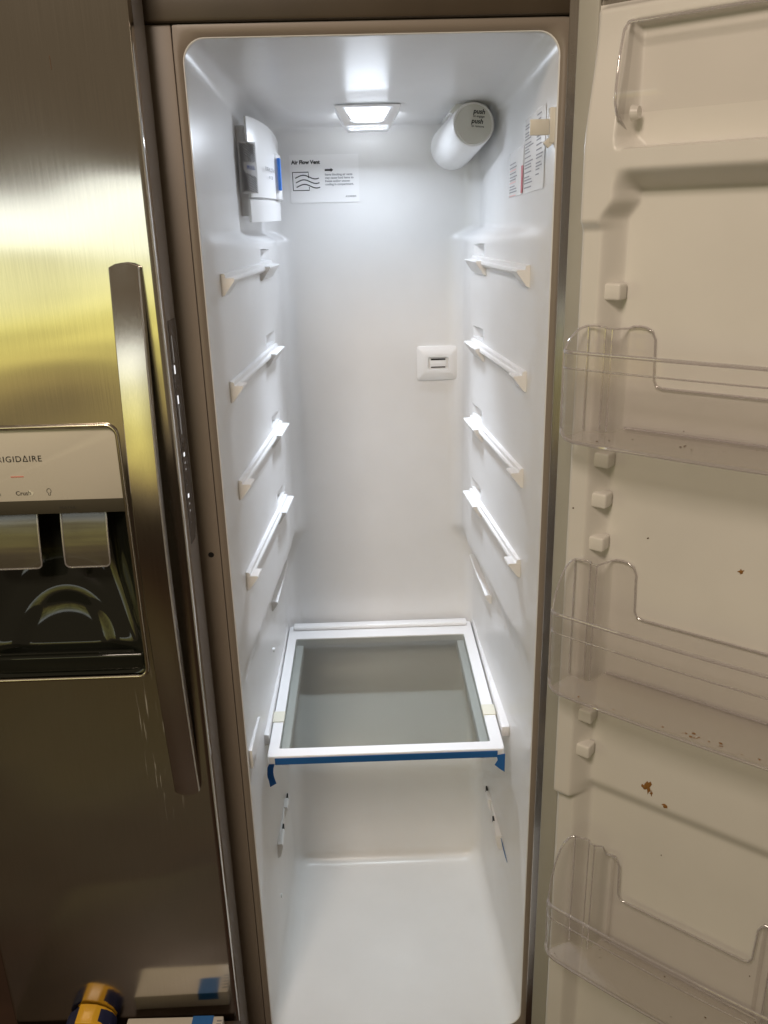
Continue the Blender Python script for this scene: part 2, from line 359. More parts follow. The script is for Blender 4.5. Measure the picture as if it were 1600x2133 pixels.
front_loop = [tuple(r[0].co) for r in RV]; front_loop_r = [tuple(r[-1].co) for r in RV]
cap(RV[0], rows[0][0]); cap(RV[-1], rows[-1][0])
liner = part('inner_liner', bm, 'liner', sharp=50)

# painted trim ring round the opening
K = 10
xl0, xr0 = RV and front_loop[0][0], front_loop_r[0][0]
top_l, top_r = front_loop[-1], front_loop_r[-1]
loop = front_loop+[(top_l[0]+(top_r[0]-top_l[0])*k/K, 0, top_l[2]) for k in range(1, K)]+front_loop_r[::-1]
bl, br_ = front_loop_r[0], front_loop[0]
loop += [(bl[0]+(br_[0]-bl[0])*k/K, 0, bl[2]) for k in range(1, K)]
ox0, ox1, oz0, oz1 = -.0085, .4685, -.012, 1.6325
def outer(p):
    x, _, z = p; cx, cz = .23, .8
    # nearest point on the outer rectangle, corners kept
    if z > H-.0275 or z < .031:
        zz = oz1 if z > .8 else oz0
        t = (x-.23)/(.19); 
        if abs(t) >= 1:
            k = (abs(x-.23)-.19)/.042; k = min(1, max(0, k)); ex = ox0 if x < .23 else ox1
            if k > .5: return (ex, 0, zz+(z-zz)*(k-.5)*2 if k < 1 else z)
            return (x+(ex-x)*k*2, 0, zz)
        return (x, 0, zz)
    return (ox0 if x < .23 else ox1, 0, z)
bm = bmesh.new(); prof = ((0, .0), (.25, -.0025), (.6, -.0035), (.95, -.003), (1, .004))
rings = []
for t, dy in prof: rings.append([bm.verts.new((p[0]+(outer(p)[0]-p[0])*t, dy, p[2]+(outer(p)[2]-p[2])*t)) for p in loop])
for A, Bq in zip(rings, rings[1:]):
    for k in range(len(loop)): bm.faces.new((A[k], A[(k+1) % len(loop)], Bq[(k+1) % len(loop)], Bq[k]))
part('opening_trim', bm, 'frame', sharp=60)
part('divider', BX(-.065, -.0092, -.002, .02, -.05, 1.6325, bev=.0012), 'frame')
part('frame_post', BX(.4692, .4745, -.002, .02, -.05, 1.6325, bev=.001), 'frame')
part('frame_sill', BX(-.0085, .4685, -.002, .02, -.05, -.0126, bev=.001), 'frame')
part('top_cover', BX(-.42, .4745, -.010, .30, 1.6332, 1.70, bev=.004), 'header')
hole = bmesh.new(); bmesh.ops.create_circle(hole, cap_ends=True, radius=.0042, segments=20, matrix=Matrix.Translation((-.023, -.0024, .953)) @ Matrix.Rotation(R(90), 4, 'X'))
part('screw_hole', hole, 'hole', sharp=None)
# outer cabinet
part('side_panel', BX(.4755, .479, .0, .70, -.10, 1.70, bev=.001), 'cabinet')
part('side_panel', BX(-.424, -.42, -.0, .70, -.10, 1.70, bev=.001), 'cabinet')
part('rear_panel', BX(-.4195, .475, .696, .70, -.10, 1.6325), 'cabinet')
part('top_panel', BX(-.4195, .475, .3005, .6955, 1.66, 1.70), 'cabinet')
part('base_panel', BX(-.4195, .475, .03, .6955, -.10, -.06), 'cabinet')
part('mullion_wall', BX(-.03, -.02, .0205, .6955, -.059, 1.6325), 'cabinet')
part('toe_grille', BX(-.4195, .475, .0, .0295, -.12, -.0505, bev=.003), 'header')

# ---------------- shelf rails moulded on the side walls
def make_rail(side, zr, ya, yb, kind=0):
    """long ledge on a side wall, front and rear support pads"""
    bm = bmesh.new()
    def X(y, z, off): return xL(y, zr-.03)+off if side < 0 else xR(y, zr-.03)-off
    def strip(y0, y1, prof, n=6):
        rs = []
        for i in range(n+1):
            y = y0+(y1-y0)*i/n; rs.append([bm.verts.new((X(y, 0, o), y, zr+dz)) for o, dz in prof])
        m_ = len(prof)
        for i in range(n):
            for k in range(m_): bm.faces.new((rs[i][k], rs[i][(k+1) % m_], rs[i+1][(k+1) % m_], rs[i+1][k]))
        bm.faces.new(rs[0]); bm.faces.new(rs[-1][::-1])
    if kind == 0:
        strip(ya, yb, ((-.004, 0), (.0035, .0), (.0055, -.0015), (.0065, -.006), (.0085, -.007), (.0095, -.009), (.0095, -.012), (.006, -.016), (-.004, -.018)), 10)
        wedge = lambda w: ((-.004, -.0062), (.006, -.0062), (w, -.0066), (w+.0012, -.0085), (w, -.0105), (.004, -.029), (-.004, -.033))
        strip(ya-.0006, ya+.030, wedge(.018)); strip(yb-.095, yb+.006, wedge(.017))
    else:
        strip(ya, yb, ((-.004, 0), (.011, 0), (.0125, -.0015), (.012, -.006), (.004, -.018), (-.004, -.022)), 8)
    return bm
for s in (-1, 1):
    for zr in RAILZ: part('shelf_rail', make_rail(s, zr, .068 if s < 0 else .085, .462), 'rail', sharp=40)
    part('rear_rail', make_rail(s, .703, .36, .575, 1), 'rail', sharp=40)
    # support ledges under the glass shelf
    x0 = .0125 if s < 0 else .4475
    bm = bmesh.new()
    xa, xb = (.004, .0155) if s < 0 else (.4365, .452)
    part('shelf_ledge', BX(xa, xb, .16, .60, .512, .534, bev=.003), 'liner')
# catch plate on the left wall in front of the shelf
bm = bmesh.new()
prism(bm, ((.010, .607), (.118, .600), (.150, .566), (.012, .572)), 0, .002, .0088, bev=.0012)
part('shelf_stop', bm, 'rail')
# drawer clips low on both walls
for s in (-1, 1):
    sx = 1 if s < 0 else -1; bx = xL(.28, .24) if s < 0 else xR(.28, .24)
    bm = bmesh.new()
    for y0, y1 in ((.205, .25), (.315, .345)):
        prism(bm, ((bx-.004*sx, .252), (bx+.008*sx, .252), (bx+.010*sx, .246), (bx+.004*sx, .222), (bx-.004*sx, .215)), 1, y0, y1, bev=.001)
    box(bm, bx-.004*sx, bx+.0035*sx, .245, .32, .222, .25, bev=.001)
    clip = part('drawer_clip', bm, 'rail')
    for y in (.252, .348):
        part('slot', BX(bx+.0036*sx, bx+.0066*sx, y, y+.014, .234, .2505), 'hole', clip)
# small round screw caps
for x, y, z, s in ((.0118, .338, .61, 1), (.0135, .20, .13, 1)):
    bm = bmesh.new(); bmesh.ops.create_cone(bm, cap_ends=True, radius1=.005, radius2=.004, depth=.004, segments=16, matrix=Matrix.Translation((xL(y, z)+.001, y, z)) @ Matrix.Rotation(R(90), 4, 'Y'))
    part('screw_cap', bm, 'rail')

# ---------------- interior lamp
def zc(y): return warp_z(y, H)
yf = .405
def lamp_outline(ins, dn, drop):   # trapezoid on the sloping front of the lamp, rounded below
    zt = zc(yf)-.002
    def P(x, v): return (x, yf+.060*v+drop*.4, zt+(1.5565-zt)*v-drop)
    x0, x1 = .171+ins*1.2, .283-ins*1.2; a0, a1 = .190+ins, .264-ins; v0 = dn*.35; v1 = 1-dn
    pts = [P(x0, v0), P(x1, v0)]
    for k in range(6):
        t = k/5; pts.append(P(x1+(a1-x1)*(.72+.28*t)-.010*t*t, v0+(v1-v0)*(.72+.28*math.sin(t*math.pi/2))))
    for k in range(6):
        t = 1-k/5; pts.append(P(x0+(a0-x0)*(.72+.28*t)+.010*t*t, v0+(v1-v0)*(.72+.28*math.sin(t*math.pi/2))))
    return pts
bm = bmesh.new()
oA, oB, oC = lamp_outline(0, 0, 0), lamp_outline(.0085, .24, 0), lamp_outline(.0105, .28, -.004)
back = [(p[0], min(.535, p[1]+.075), max(p[2], 1.558) if p[2] < 1.57 else zc(.5)) for p in oA]
RG = [[bm.verts.new(p) for p in q] for q in (back, oA, oB, oC)]
for A, Bq in zip(RG, RG[1:]):
    for k in range(len(A)): bm.faces.new((A[k], A[(k+1) % len(A)], Bq[(k+1) % len(A)], Bq[k]))
lamp = part('lamp_frame', bm, 'lens_rim', sharp=40)
bm = bmesh.new(); bm.faces.new([bm.verts.new(p) for p in oC]); part('lamp_lens', bm, 'lens', lamp, None)
part('led_board', BX(.190, .262, .452, .520, 1.566, 1.577), 'led', lamp)
for nm_, ty, pw_, sp_ in (('interior_lamp_wide', .478-.34, 1.35, 180), ('interior_lamp_beam', .478-.22, 1.3, 58)):   # frosted lens: wide glow and a downward beam
    ll = area(nm_, (.227, .478, 1.5545), (.227, ty, .56), .070, .045, pw_, (.80, .88, 1.0)); ll.data.spread = R(sp_)

# ---------------- door switch at the right front edge
sw = part('door_switch', BX(xR(.02, 1.51)-.006, xR(.02, 1.51)+.003, .008, .020, 1.494, 1.535, bev=.001), 'tan')
part('switch_lever', BX(xR(.02, 1.51)-.031, xR(.02, 1.51)-.0065, .006, .010, 1.503, 1.5215, bev=.0008), 'tan', sw)
part('switch_hook', PR(((xR(.02, 1.51)-.0065, 1.500), (xR(.02, 1.51)-.013, 1.494), (xR(.02, 1.51)-.0065, 1.488), (xR(.02, 1.51)-.0005, 1.4935)), 1, .009, .017, bev=.0006), 'tan', sw)

# ---------------- air outlet plate on the rear wall
bx0, bx1, bz0, bz1, by = .318, .405, 1.086, 1.156, D
bm = bmesh.new()
def rr3(i, dy): return [(x, by-dy, z) for x, z in rrect(bx0+i, bx1-i, bz0+i, bz1-i, max(.002, .005-i*.05), 3)]
seqs = [rr3(0, -.002), rr3(.0, .005), rr3(.0015, .0065), rr3(.0165, .0125), rr3(.018, .0125)]
hol = [(x, by-.0125, z) for x, z in rrect(.340, .384, 1.1085, 1.1345, .004, 3)]; hol2 = [(x, by-.006, z) for x, z in rrect(.3415, .3825, 1.110, 1.133, .003, 3)]
seqs += [hol, hol2]
RG = [[bm.verts.new(p) for p in q] for q in seqs]
for A, Bq in zip(RG, RG[1:]):
    for k in range(len(A)): bm.faces.new((A[k], A[(k+1) % len(A)], Bq[(k+1) % len(A)], Bq[k]))
bm.faces.new(RG[-1])
vent = part('thermostat_plate', bm, 'rail', sharp=25)
part('slot', BX(.347, .377, by-.0068, by-.0055, 1.1275, 1.1305), 'hole', vent); part('slot', BX(.347, .377, by-.0068, by-.0055, 1.1115, 1.114), 'hole', vent)
part('slider', BX(.345, .379, by-.0105, by-.0062, 1.1143, 1.1272, bev=.001), 'rail', vent)

# ---------------- air flow sticker on the rear wall
ys = D-.0012
vl = part('vent_sticker', BX(.0745, .2085, ys, D-.0002, 1.4415, 1.5285, bev=0), 'sticker')
def front_text(name, body, x, z, size, ink, parent, y, **k):
    o = text(name, body, size, M[ink], None, facing_front(x, y, z), **k); o.parent = parent; return o
T = lambda b, x, z, s, ink='black', **k: front_text('lettering', b, x, z, s, ink, vl, ys-.0004, **k)
T('Air Flow Vent', .0785, 1.5122, .0096, bold=.0004)
for i, ln in enumerate(('Items blocking air vents', 'may cause food items to', 'freeze and/or uneven', 'cooling in compartment.')): T(ln, .1425, 1.4905-.0059*i, .0056, 'grey_ink', bold=.00014)
T('A20385805', .1815, 1.4505, .0045, 'grey_ink', bold=.00006)
def strokes(lines, w, y, ink, parent, name='drawing'):
    bm = bmesh.new()
    for pts in lines:
        v0 = []
        for i, p in enumerate(pts):
            a = Vector(pts[max(0, i-1)]); b = Vector(pts[min(len(pts)-1, i+1)]); t = (b-a).normalized(); n_ = Vector((-t.y, t.x))*w/2
            v0.append((bm.verts.new((p[0]+n_.x, y, p[1]+n_.y)), bm.verts.new((p[0]-n_.x, y, p[1]-n_.y))))
        for (a, b), (c, d) in zip(v0, v0[1:]): bm.faces.new((a, b, d, c))
    return part(name, bm, ink, parent, None)
wv = []
for k in range(3):
    z0 = 1.4885-.0083*k
    wv.append([(.0845+.0022*k*.4+.046*t, z0+.0035*math.sin(t*2*math.pi*.97-.5)) for t in [i/24 for i in range(25)]])
strokes([[(.1105, 1.4868), (.1105, 1.4975), (.0797, 1.4975), (.0797, 1.4645), (.1112, 1.4645), (.1112, 1.4705)]], .0018, ys-.0004, 'black', vl)
strokes(wv, .0019, ys-.0006, 'black', vl)
strokes([[(.1425, 1.5005), (.1545, 1.5005)]], .0036, ys-.0004, 'black', vl)
bm = bmesh.new(); bm.faces.new([bm.verts.new(p) for p in ((.1540, ys-.0005, 1.5042), (.1590, ys-.0005, 1.5005), (.1540, ys-.0005, 1.4968))]); part('arrow_head', bm, 'black', vl, None)

# ---------------- stickers on the right wall (follow the wall)
def wall_patch(name, y0, y1, z0, z1, off, ink, parent, ny=6, nz=4, skew=0):
    bm = bmesh.new()
    def P(i, j):
        y = y0+(y1-y0)*i/(ny-1); z = z0+(z1-z0)*j/(nz-1)
        return (xR(y, z)-off, y, warp_z(y, z)+skew*(y-y0))
    grid(bm, P, ny, nz); return part(name, bm, ink, parent, None)
sA = wall_patch('warning_sticker', .055, .185, 1.444, 1.549, .0008, 'sticker', None)
sB = wall_patch('serial_sticker', .190, .300, 1.444, 1.516, .0008, 'sticker', None)
rnd = random.Random(3)
for c0, c1, za, zb in ((.060, .105, 1.462, 1.543), (.120, .180, 1.452, 1.54)):
    z = zb
    while z > za:
        ln = (c1-c0)*rnd.uniform(.45, 1)
        wall_patch('text_line', c1-ln, c1, z-.0018, z, .0013, 'grey_ink', sA, 4, 2); z -= rnd.choice((.0042, .0042, .0065))
wall_patch('red_wedge', .190, .204, 1.446, 1.487, .0014, 'red_ink', sB, 3, 6)
z = 1.498
for i in range(11):
    wall_patch('text_line', .232+.02*rnd.random(), .292, z-.0018, z, .0013, ('grey_ink', 'grey_ink', 'pale_red_ink', 'grey_ink')[i % 4], sB, 4, 2); z -= .0045 if i % 3 else .006

# ================================================================== AIR FILTER (left wall, top)
af = empty('air_filter', (.03, .44, 1.405), 0, 'white air filter housing with grey wavy pull tab on the left liner wall', 'air filter')
def apart(name, bm, material, parent=None, sharp=35):
    o = obj(name, bm, material, None, sharp); p = parent or af; o.parent = p
    if p is af: o.location = (-.03, -.44, -1.405)
    return o
prof_c = [(.0315, .328), (.0400, .350), (.0480, .39), (.0540, .43), (.0580, .47), (.0595, .52), (.0590, .56)]   # plan curve of the cover
def cover(z0f, z1f, inset, name, thick=.004, off=0):
    bm = bmesh.new(); fr = []; bk = []
    for i, (x, y) in enumerate(prof_c):
        t = i/(len(prof_c)-1)
        top = z1f(t); fr.append((x+off, y-off*.4, z0f(t), top)); bk.append((x+off-thick, y+thick*.5, z0f(t), top))
    va = [(bm.verts.new((x, y, a)), bm.verts.new((x, y, b))) for x, y, a, b in fr]; vb = [(bm.verts.new((x, y, a)), bm.verts.new((x, y, b))) for x, y, a, b in bk]
    for i in range(len(va)-1):
        bm.faces.new((va[i][0], va[i+1][0], va[i+1][1], va[i][1])); bm.faces.new((vb[i][1], vb[i+1][1], vb[i+1][0], vb[i][0]))
        bm.faces.new((va[i][1], va[i+1][1], vb[i+1][1], vb[i][1])); bm.faces.new((vb[i][0], vb[i+1][0], va[i+1][0], va[i][0]))
    bm.faces.new((va[0][0], va[0][1], vb[0][1], vb[0][0])); bm.faces.new((va[-1][1], va[-1][0], vb[-1][0], vb[-1][1]))
    return apart(name, bm, 'rail', None, 30)
# housing box behind the cover, fixed to the wall
bm = bmesh.new()
pl = [(.006, .345), (.0255, .345), (.0345, .36), (.045, .40), (.0535, .47), (.0545, .56), (.006, .56)]
prism(bm, [(x, y) for x, y in pl], 2, 1.418, 1.556)
hs = apart('filter_housing', bm, 'liner', None, 30)
cover(lambda t: 1.447, lambda t: 1.568-.016*t*t-.004*t, 0, 'upper_cover', off=.0005)
cover(lambda t: 1.408+.002*t, lambda t: 1.4435, 0, 'lower_cover', off=-.0012)
# pull tab with raised wavy lines
def on_tab(u, v, off=0): # u 0..1 across, v 0..1 up
    x = .0175+.0255*u; y = .3180+.0225*u*u; 
    return (x+off*.35, y-off, 1.4525+.0775*v)
bm = bmesh.new(); grid(bm, lambda i, j: on_tab(i/8, j/10), 9, 11)
bmesh.ops.solidify(bm, geom=bm.faces[:], thickness=.003)
tab = apart('pull_tab', bm, 'grey_tab')
for k in range(30):
    v0 = -.32+k*.047; pts = []
    for i in range(17):
        u = i/16; v = v0+.30*(1-sm(0, 1, u))+.03*math.sin(u*9+k*.1)
        if .02 < v < .98 and .02 < u < .97 and not (u > .28 and .42-.12*(u-.28) < v < .60): pts.append(on_tab(u, v, .0009))
        else:
            if len(pts) > 2: apart('wave_line', TB(pts, .00075, 4), 'tab_line', tab)
            pts = []
    if len(pts) > 2: apart('wave_line', TB(pts, .00075, 4), 'tab_line', tab)
def place_text(body, size, ink, o, ax, ay, parent, ref, name='lettering', **k):
    ax, ay = Vector(ax).normalized(), Vector(ay).normalized(); az = ax.cross(ay)
    mw = Matrix(((ax.x, ay.x, az.x, o[0]), (ax.y, ay.y, az.y, o[1]), (ax.z, ay.z, az.z, o[2]), (0, 0, 0, 1)))
    t = text(name, body, size, M[ink], None, mw, **k); t.parent = parent
    return t
a, b = Vector(on_tab(.45, .47, .0012)), Vector(on_tab(.98, .47, .0012)); place_text('PULL', .0082, 'blue_ink', a, b-a, (0, 0, 1), tab, None, bold=.0002)
ucov = [o for o in af.children if o.name.startswith('upper_cover')][0]
# lettering on the cover follows its flat part
p0, p1 = Vector((.0490, .384, 1.490)), Vector((.0572, .452, 1.4885)); ax = p1-p0
place_text('PUREAIR ULTRA II', .0090, 'black', p0+Vector((.0035, -.002, 0)), ax, (0, 0, 1), ucov, None, sx=1.0)
place_text('AIR FILTER', .0068, 'black', p0+ax*.35+Vector((.0032, -.002, -.0115)), ax, (0, 0, 1), ucov, None)
bm = bmesh.new(); box(bm, .0640, .0690, .4775, .493, 1.461, 1.515, bev=.001); apart('blue_clip', bm, 'blue_plastic')
bm = bmesh.new(); tube(bm, [(.0664, .510, 1.462), (.0662, .506, 1.511)], .0012, 6); apart('indicator_line', bm, 'pale_red_ink')
bm = bmesh.new(); prism(bm, ((.0535, .475), (.0640, .482), (.0655, .53), (.062, .565), (.0535, .565)), 2, 1.446, 1.522, bev=.001); apart('end_block', bm, 'rail')

# ================================================================== WATER FILTER (top right)
wf = empty('water_filter', (.39, .60, 1.535), 0, 'white cylindrical water filter with round push cap under the compartment ceiling', 'water filter')
def wpart(name, bm, material, parent=None, sharp=35):
    o = obj(name, bm, material, None, sharp); p = parent or wf; o.parent = p
    if p is wf: o.location = (-.39, -.60, -1.535)
    return o
A0, A1 = Vector((.4035, .395, 1.5545)), Vector((.386, .618, 1.532))
ax_ = (A0-A1).normalized(); sx_ = ax_.cross(Vector((0, 0, 1))).normalized() * -1; sy_ = sx_.cross(ax_) * -1
if sy_.z < 0: sy_ = -sy_
def lathe(bm, segs, n=40):
    rs = []
    for d, r in segs:
        c = A0-ax_*d; rs.append([bm.verts.new(c+r*(math.cos(2*math.pi*k/n)*sx_+math.sin(2*math.pi*k/n)*sy_)) for k in range(n)])
    for p, q in zip(rs, rs[1:]):
        for k in range(n): bm.faces.new((p[k], p[(k+1) % n], q[(k+1) % n], q[k]))
    bm.faces.new(rs[0]); bm.faces.new(rs[-1][::-1]); return bm
wpart('filter_body', lathe(bmesh.new(), ((.0005, .0300), (0, .0335), (.0015, .0350), (.004, .0356), (.10, .0385), (.17, .0405), (.205, .0405), (.218, .037), (.2235, .028))), 'rail', None, 50)
wpart('push_cap', lathe(bmesh.new(), ((-.0022, .0285), (-.0018, .0305), (.0004, .0312), (.004, .0312))), 'cap', None, 30)
bm = bmesh.new()
prism(bm, ((.365, 1.575), (.384, 1.600), (.424, 1.600), (.4395, 1.572)), 1, .43, .585, bev=.004)
wpart('mount', bm, 'rail')
capo = [o for o in wf.children if o.name.startswith('push_cap')][0]
tx = (sx_ if sx_.x > 0 else -sx_); tilt = tx*math.cos(R(-5))+sy_*math.sin(R(-5)); tup = sy_*math.cos(R(-5))-tx*math.sin(R(-5))
base = A0+ax_*.0027
for body, u, v, s, bo in (('push', -.001, .0165, .0105, .0003), ('to engage', -.0015, .0108, .005, .00008), ('push', -.0045, .0015, .0105, .0003), ('to remove', -.0045, -.0045, .005, .00008)):
    place_text(body, s, 'black', base+tx*u+sy_*v, tilt, tup, capo, None, bold=bo, shear=.15)

# ================================================================== FREEZER DOOR (closed, left)
FY = -.085
fd = part('freezer_door', bmesh.new(), 'steel')
bpy.data.objects.remove(fd)
DX0, DX1, DZ0, DZ1 = -.410, -.037, -.055, 1.715
dx0, dx1, dz0, dz1 = -.341, -.1115, .806, 1.168
bm = bmesh.new()
inner = rrect(dx0, dx1, dz0, dz1, .013, 6); cx, cz = (dx0+dx1)/2, (dz0+dz1)/2
def to_rect(p, x0, x1, z0, z1):
    dx, dz = p[0]-cx, p[1]-cz; s = min(((x1-cx) if dx > 0 else (cx-x0))/max(1e-9, abs(dx)), ((z1-cz) if dz > 0 else (cz-z0))/max(1e-9, abs(dz))); return (cx+dx*s, cz+dz*s)
re = .007
# front face as a ring with the dispenser opening, corners added
def dens(pts, n):
    out = []
    for i, p in enumerate(pts):
        q = pts[(i+1) % len(pts)]; m_ = max(1, int(math.hypot(q[0]-p[0], q[1]-p[1])/n))
        out += [(p[0]+(q[0]-p[0])*k/m_, p[1]+(q[1]-p[1])*k/m_) for k in range(m_)]
    return out
inner = dens(inner, .02)
vi = [bm.verts.new((x, FY, z)) for x, z in inner]; vi2 = [bm.verts.new((x, FY+.004, z)) for x, z in inner]
out_r = [to_rect(p, DX0+re, DX1-re, DZ0, DZ1) for p in inner]; vo = [bm.verts.new((x, FY, z)) for x, z in out_r]
n = len(inner)
for k in range(n):
    j = (k+1) % n; bm.faces.new((vi[k], vi[j], vo[j], vo[k])); bm.faces.new((vi[k], vi2[k], vi2[j], vi[j]))
    # fill the corner triangles of the outer rectangle
    a, b = out_r[k], out_r[j]
    if abs(a[0]-b[0]) > 1e-4 and abs(a[1]-b[1]) > 1e-4:
        c = bm.verts.new((DX1-re if max(a[0], b[0]) > cx else DX0+re, FY, DZ1 if max(a[1], b[1]) > cz else DZ0)); bm.faces.new((vo[k], vo[j], c))
freezer = part('freezer_door', bm, 'steel', sharp=30); freezer['label'] = 'closed brushed steel freezer door with dispenser and long bowed handle'
def fpart(name, bm, material, sharp=35): return part(name, bm, material, freezer, sharp)
for sgn, xe in ((1, DX1), (-1, DX0)):
    bm = bmesh.new(); pts = [(xe-sgn*re+sgn*re*math.sin(R(a)), FY+re-re*math.cos(R(a))) for a in range(0, 91, 15)]
    pts += [(xe, FY+.018)]
    va = [(bm.verts.new((x, y, DZ0)), bm.verts.new((x, y, DZ1))) for x, y in pts]
    for (a, b), (c, d) in zip(va, va[1:]): bm.faces.new((a, b, d, c))
    fpart('rounded_edge', bm, 'steel', 60)
bm = bmesh.new(); box(bm, -.0375, DX1-.0002, FY+.0182, -.013, DZ0, DZ1); fpart('edge_panel', bm, 'edge_grey')
fpart('door_core', BX(DX0, -.038, FY+.075, -.012, DZ0, DZ1), 'cabinet'); fpart('door_seal', BX(DX0+.01, -.045, -.0118, -.0025, DZ0+.01, 1.62, bev=.002), 'gasket')
fpart('door_cap', BX(DX0, DX1, FY+.001, -.012, DZ1+.0003, DZ1+.012), 'edge_grey')
# temperature control strip on the door's edge
cp = fpart('control_panel', PR(((-.0585, 1.2935), (-.019, 1.2935), (-.019, 1.010), (-.030, .992), (-.0585, .992)), 0, DX1-.0003, DX1+.0006), 'panel_dark')
def ctrl(y0, y1, z0, z1, mname, nm='indicator'): part(nm, BX(DX1+.0006, DX1+.0011, y0, y1, z0, z1), mname, freezer, None)
ctrl(-.0515, -.0475, 1.2255, 1.2365, 'indicator'); ctrl(-.0505, -.0465, 1.186, 1.197, 'indicator')
ctrl(-.050, -.0445, 1.1145, 1.1195, 'indicator'); ctrl(-.050, -.0445, 1.0565, 1.0615, 'indicator')
ctrl(-.0490, -.0480, 1.240, 1.274, 'indicator_dim'); ctrl(-.0490, -.0480, 1.145, 1.184, 'indicator_dim')
for z in (1.104, 1.095, 1.046, 1.036): ctrl(-.048, -.0445, z, z+.0025, 'indicator_dim')
for z in (1.212, 1.205, 1.133, 1.125, 1.08, 1.074, 1.02): ctrl(-.0515, -.0455, z, z+.0015, 'faint_ink', 'lettering')
bm = bmesh.new(); tube(bm, [(DX1+.0006, -.0185, 1.2935), (DX1+.0006, -.0185, 1.0100), (DX1+.0006, -.0300, .9915), (DX1+.0006, -.0585, .9915)], .0006, 5); fpart('panel_outline', bm, 'edge_grey')
# dispenser: trim, control face, lip, cavity, paddles, tray
bm = bmesh.new(); tube(bm, [(x, FY-.0012, z) for x, z in rrect(dx0-.001, dx1+.001, dz0-.001, dz1+.001, .014, 6)], .0028, 8, True); fpart('dispenser_trim', bm, 'chrome', 60)
pz = 1.069
pts = [p for p in rrect(dx0+.003, dx1-.003, dz0+.003, dz1-.0035, .011, 6) if p[1] > pz+.01]
pts = [(dx1-.003, pz)]+pts+[(dx0+.003, pz)]
fpart('dispenser_panel', PR(pts, 1, FY+.0035, FY+.010, bev=.0006), 'silver_panel')
fpart('dispenser_lip', PR(((FY+.0032, pz-.0004), (FY+.012, 1.0475), (FY+.03, 1.0475), (FY+.03, pz-.0004)), 0, dx0+.003, dx1-.003, bev=.0005), 'lip')
bm = bmesh.new()   # curved glossy cavity
nu, nv = 121, 90
def cav(i, j):
    u = i/(nu-1)*2-1; v = j/(nv-1); x = cx+u*(dx1-cx-.0012); z = dz0+.0015+v*(pz-dz0-.003)
    w = max(0, (.78-v)/.62); f_v = 1-.72*w*w if v > .16 else 1-.72*1.0
    dep = .066*(1-abs(u)**4)*max(.16, f_v)*sm(0, .05, v)
    rr_ = math.hypot(u/.80, (v-.10)/.42); dep -= .009*math.exp(-((rr_-.86)/.22)**2)*sm(.10, .2, v)
    return (x, FY+.004+dep, z)
grid(bm, cav, nu, nv); fpart('dispenser_cavity', bm, 'black_gloss', 40)
bm = bmesh.new(); prism(bm, [(x, y) for x, y in ((dx0+.004, FY+.004), (dx1-.004, FY+.004), (dx1-.006, FY+.02), (dx1-.03, FY+.043), (dx0+.03, FY+.043), (dx0+.006, FY+.02))], 2, .812, .8385, bev=.004, seg=3); tr = fpart('drip_tray', bm, 'black_gloss')
bm = bmesh.new(); tube(bm, [(x, y, .840) for x, y in ((dx0+.02, FY+.010), (dx1-.018, FY+.010), (dx1-.022, FY+.024), (dx1-.045, FY+.034), (cx, FY+.037), (dx0+.045, FY+.034), (dx0+.022, FY+.024))], .0022, 6, True); fpart('tray_rim', bm, 'black_gloss')
for x0, x1 in ((-.3085, -.2405), (-.2085, -.1475)):
    bm = bmesh.new(); o2 = dens(rrect(x0, x1, .968, 1.062, .007, 4), .006)
    def tl(z): t = (z-.968)/.094; return FY+.016+.004*t+.013*t*t
    va = [bm.verts.new((x, tl(z), z)) for x, z in o2]; vb = [bm.verts.new((x, tl(z)+.004, z)) for x, z in o2]
    for k in range(len(o2)): bm.faces.new((va[k], va[(k+1) % len(o2)], vb[(k+1) % len(o2)], vb[k]))
    for vr in (va, vb):   # strip fill so that the sheet stays curved
        le = sorted([v for v in vr if v.co.x < (x0+x1)/2-1e-4], key=lambda v: v.co.z); ri = sorted([v for v in vr if v.co.x > (x0+x1)/2+1e-4], key=lambda v: v.co.z)
        mi = [v for v in vr if v not in le and v not in ri]
        for a in range(min(len(le), len(ri))-1): bm.faces.new((le[a], ri[a], ri[a+1], le[a+1]))
    pd = fpart('dispenser_paddle', bm, 'paddle')
    bm = bmesh.new(); tube(bm, [(x, tl(z)-.0003, z) for x, z in o2], .0013, 6, True); fpart('paddle_rim', bm, 'bin_edge', 60)
fy = FY+.0035-.0006
FT = lambda b_, x, z, s, ink='faint_ink', **k: front_text('lettering', b_, x, z, s, ink, freezer, fy, **k)
FT('FRIGID\u0394IRE', -.2764, 1.1228, .0112, 'black', bold=0, spacing=1.14)
FT('Crush', -.2535, 1.0775, .0082, 'faint_ink', bold=.00005); FT('Cube', -.2910, 1.0775, .0082, 'faint_ink', bold=.00005)
strokes([[(-.2098+.0028*math.sin(t)*(1 if math.cos(t) > -.5 else .8), 1.0822+.0034*math.cos(t)) for t in [R(-150+300*i/14) for i in range(15)]], [(-.2110, 1.0792), (-.2110, 1.0765), (-.2086, 1.0765), (-.2086, 1.0792)]], .0006, fy, 'faint_ink', freezer, 'bulb_symbol')
part('red_indicator', BX(-.2560, -.2395, fy-.0002, fy+.0004, 1.1022, 1.1034), 'indicator_red', freezer, None)
front_text('lettering', 'WATER', -.2020, 1.0555, .0058, 'faint_ink', freezer, FY+.0070, spacing=1.2)
bm = bmesh.new(); bmesh.ops.create_circle(bm, cap_ends=True, radius=.0042, segments=9, matrix=Matrix.Translation((-.2345, fy+.0002, 1.0805)) @ Matrix.Rotation(R(90), 4, 'X'))
for v in bm.verts: v.co.x += rnd.uniform(-.0013, .0013); v.co.z += rnd.uniform(-.0017, .0017)
part('smudge', bm, 'cream', freezer, None)
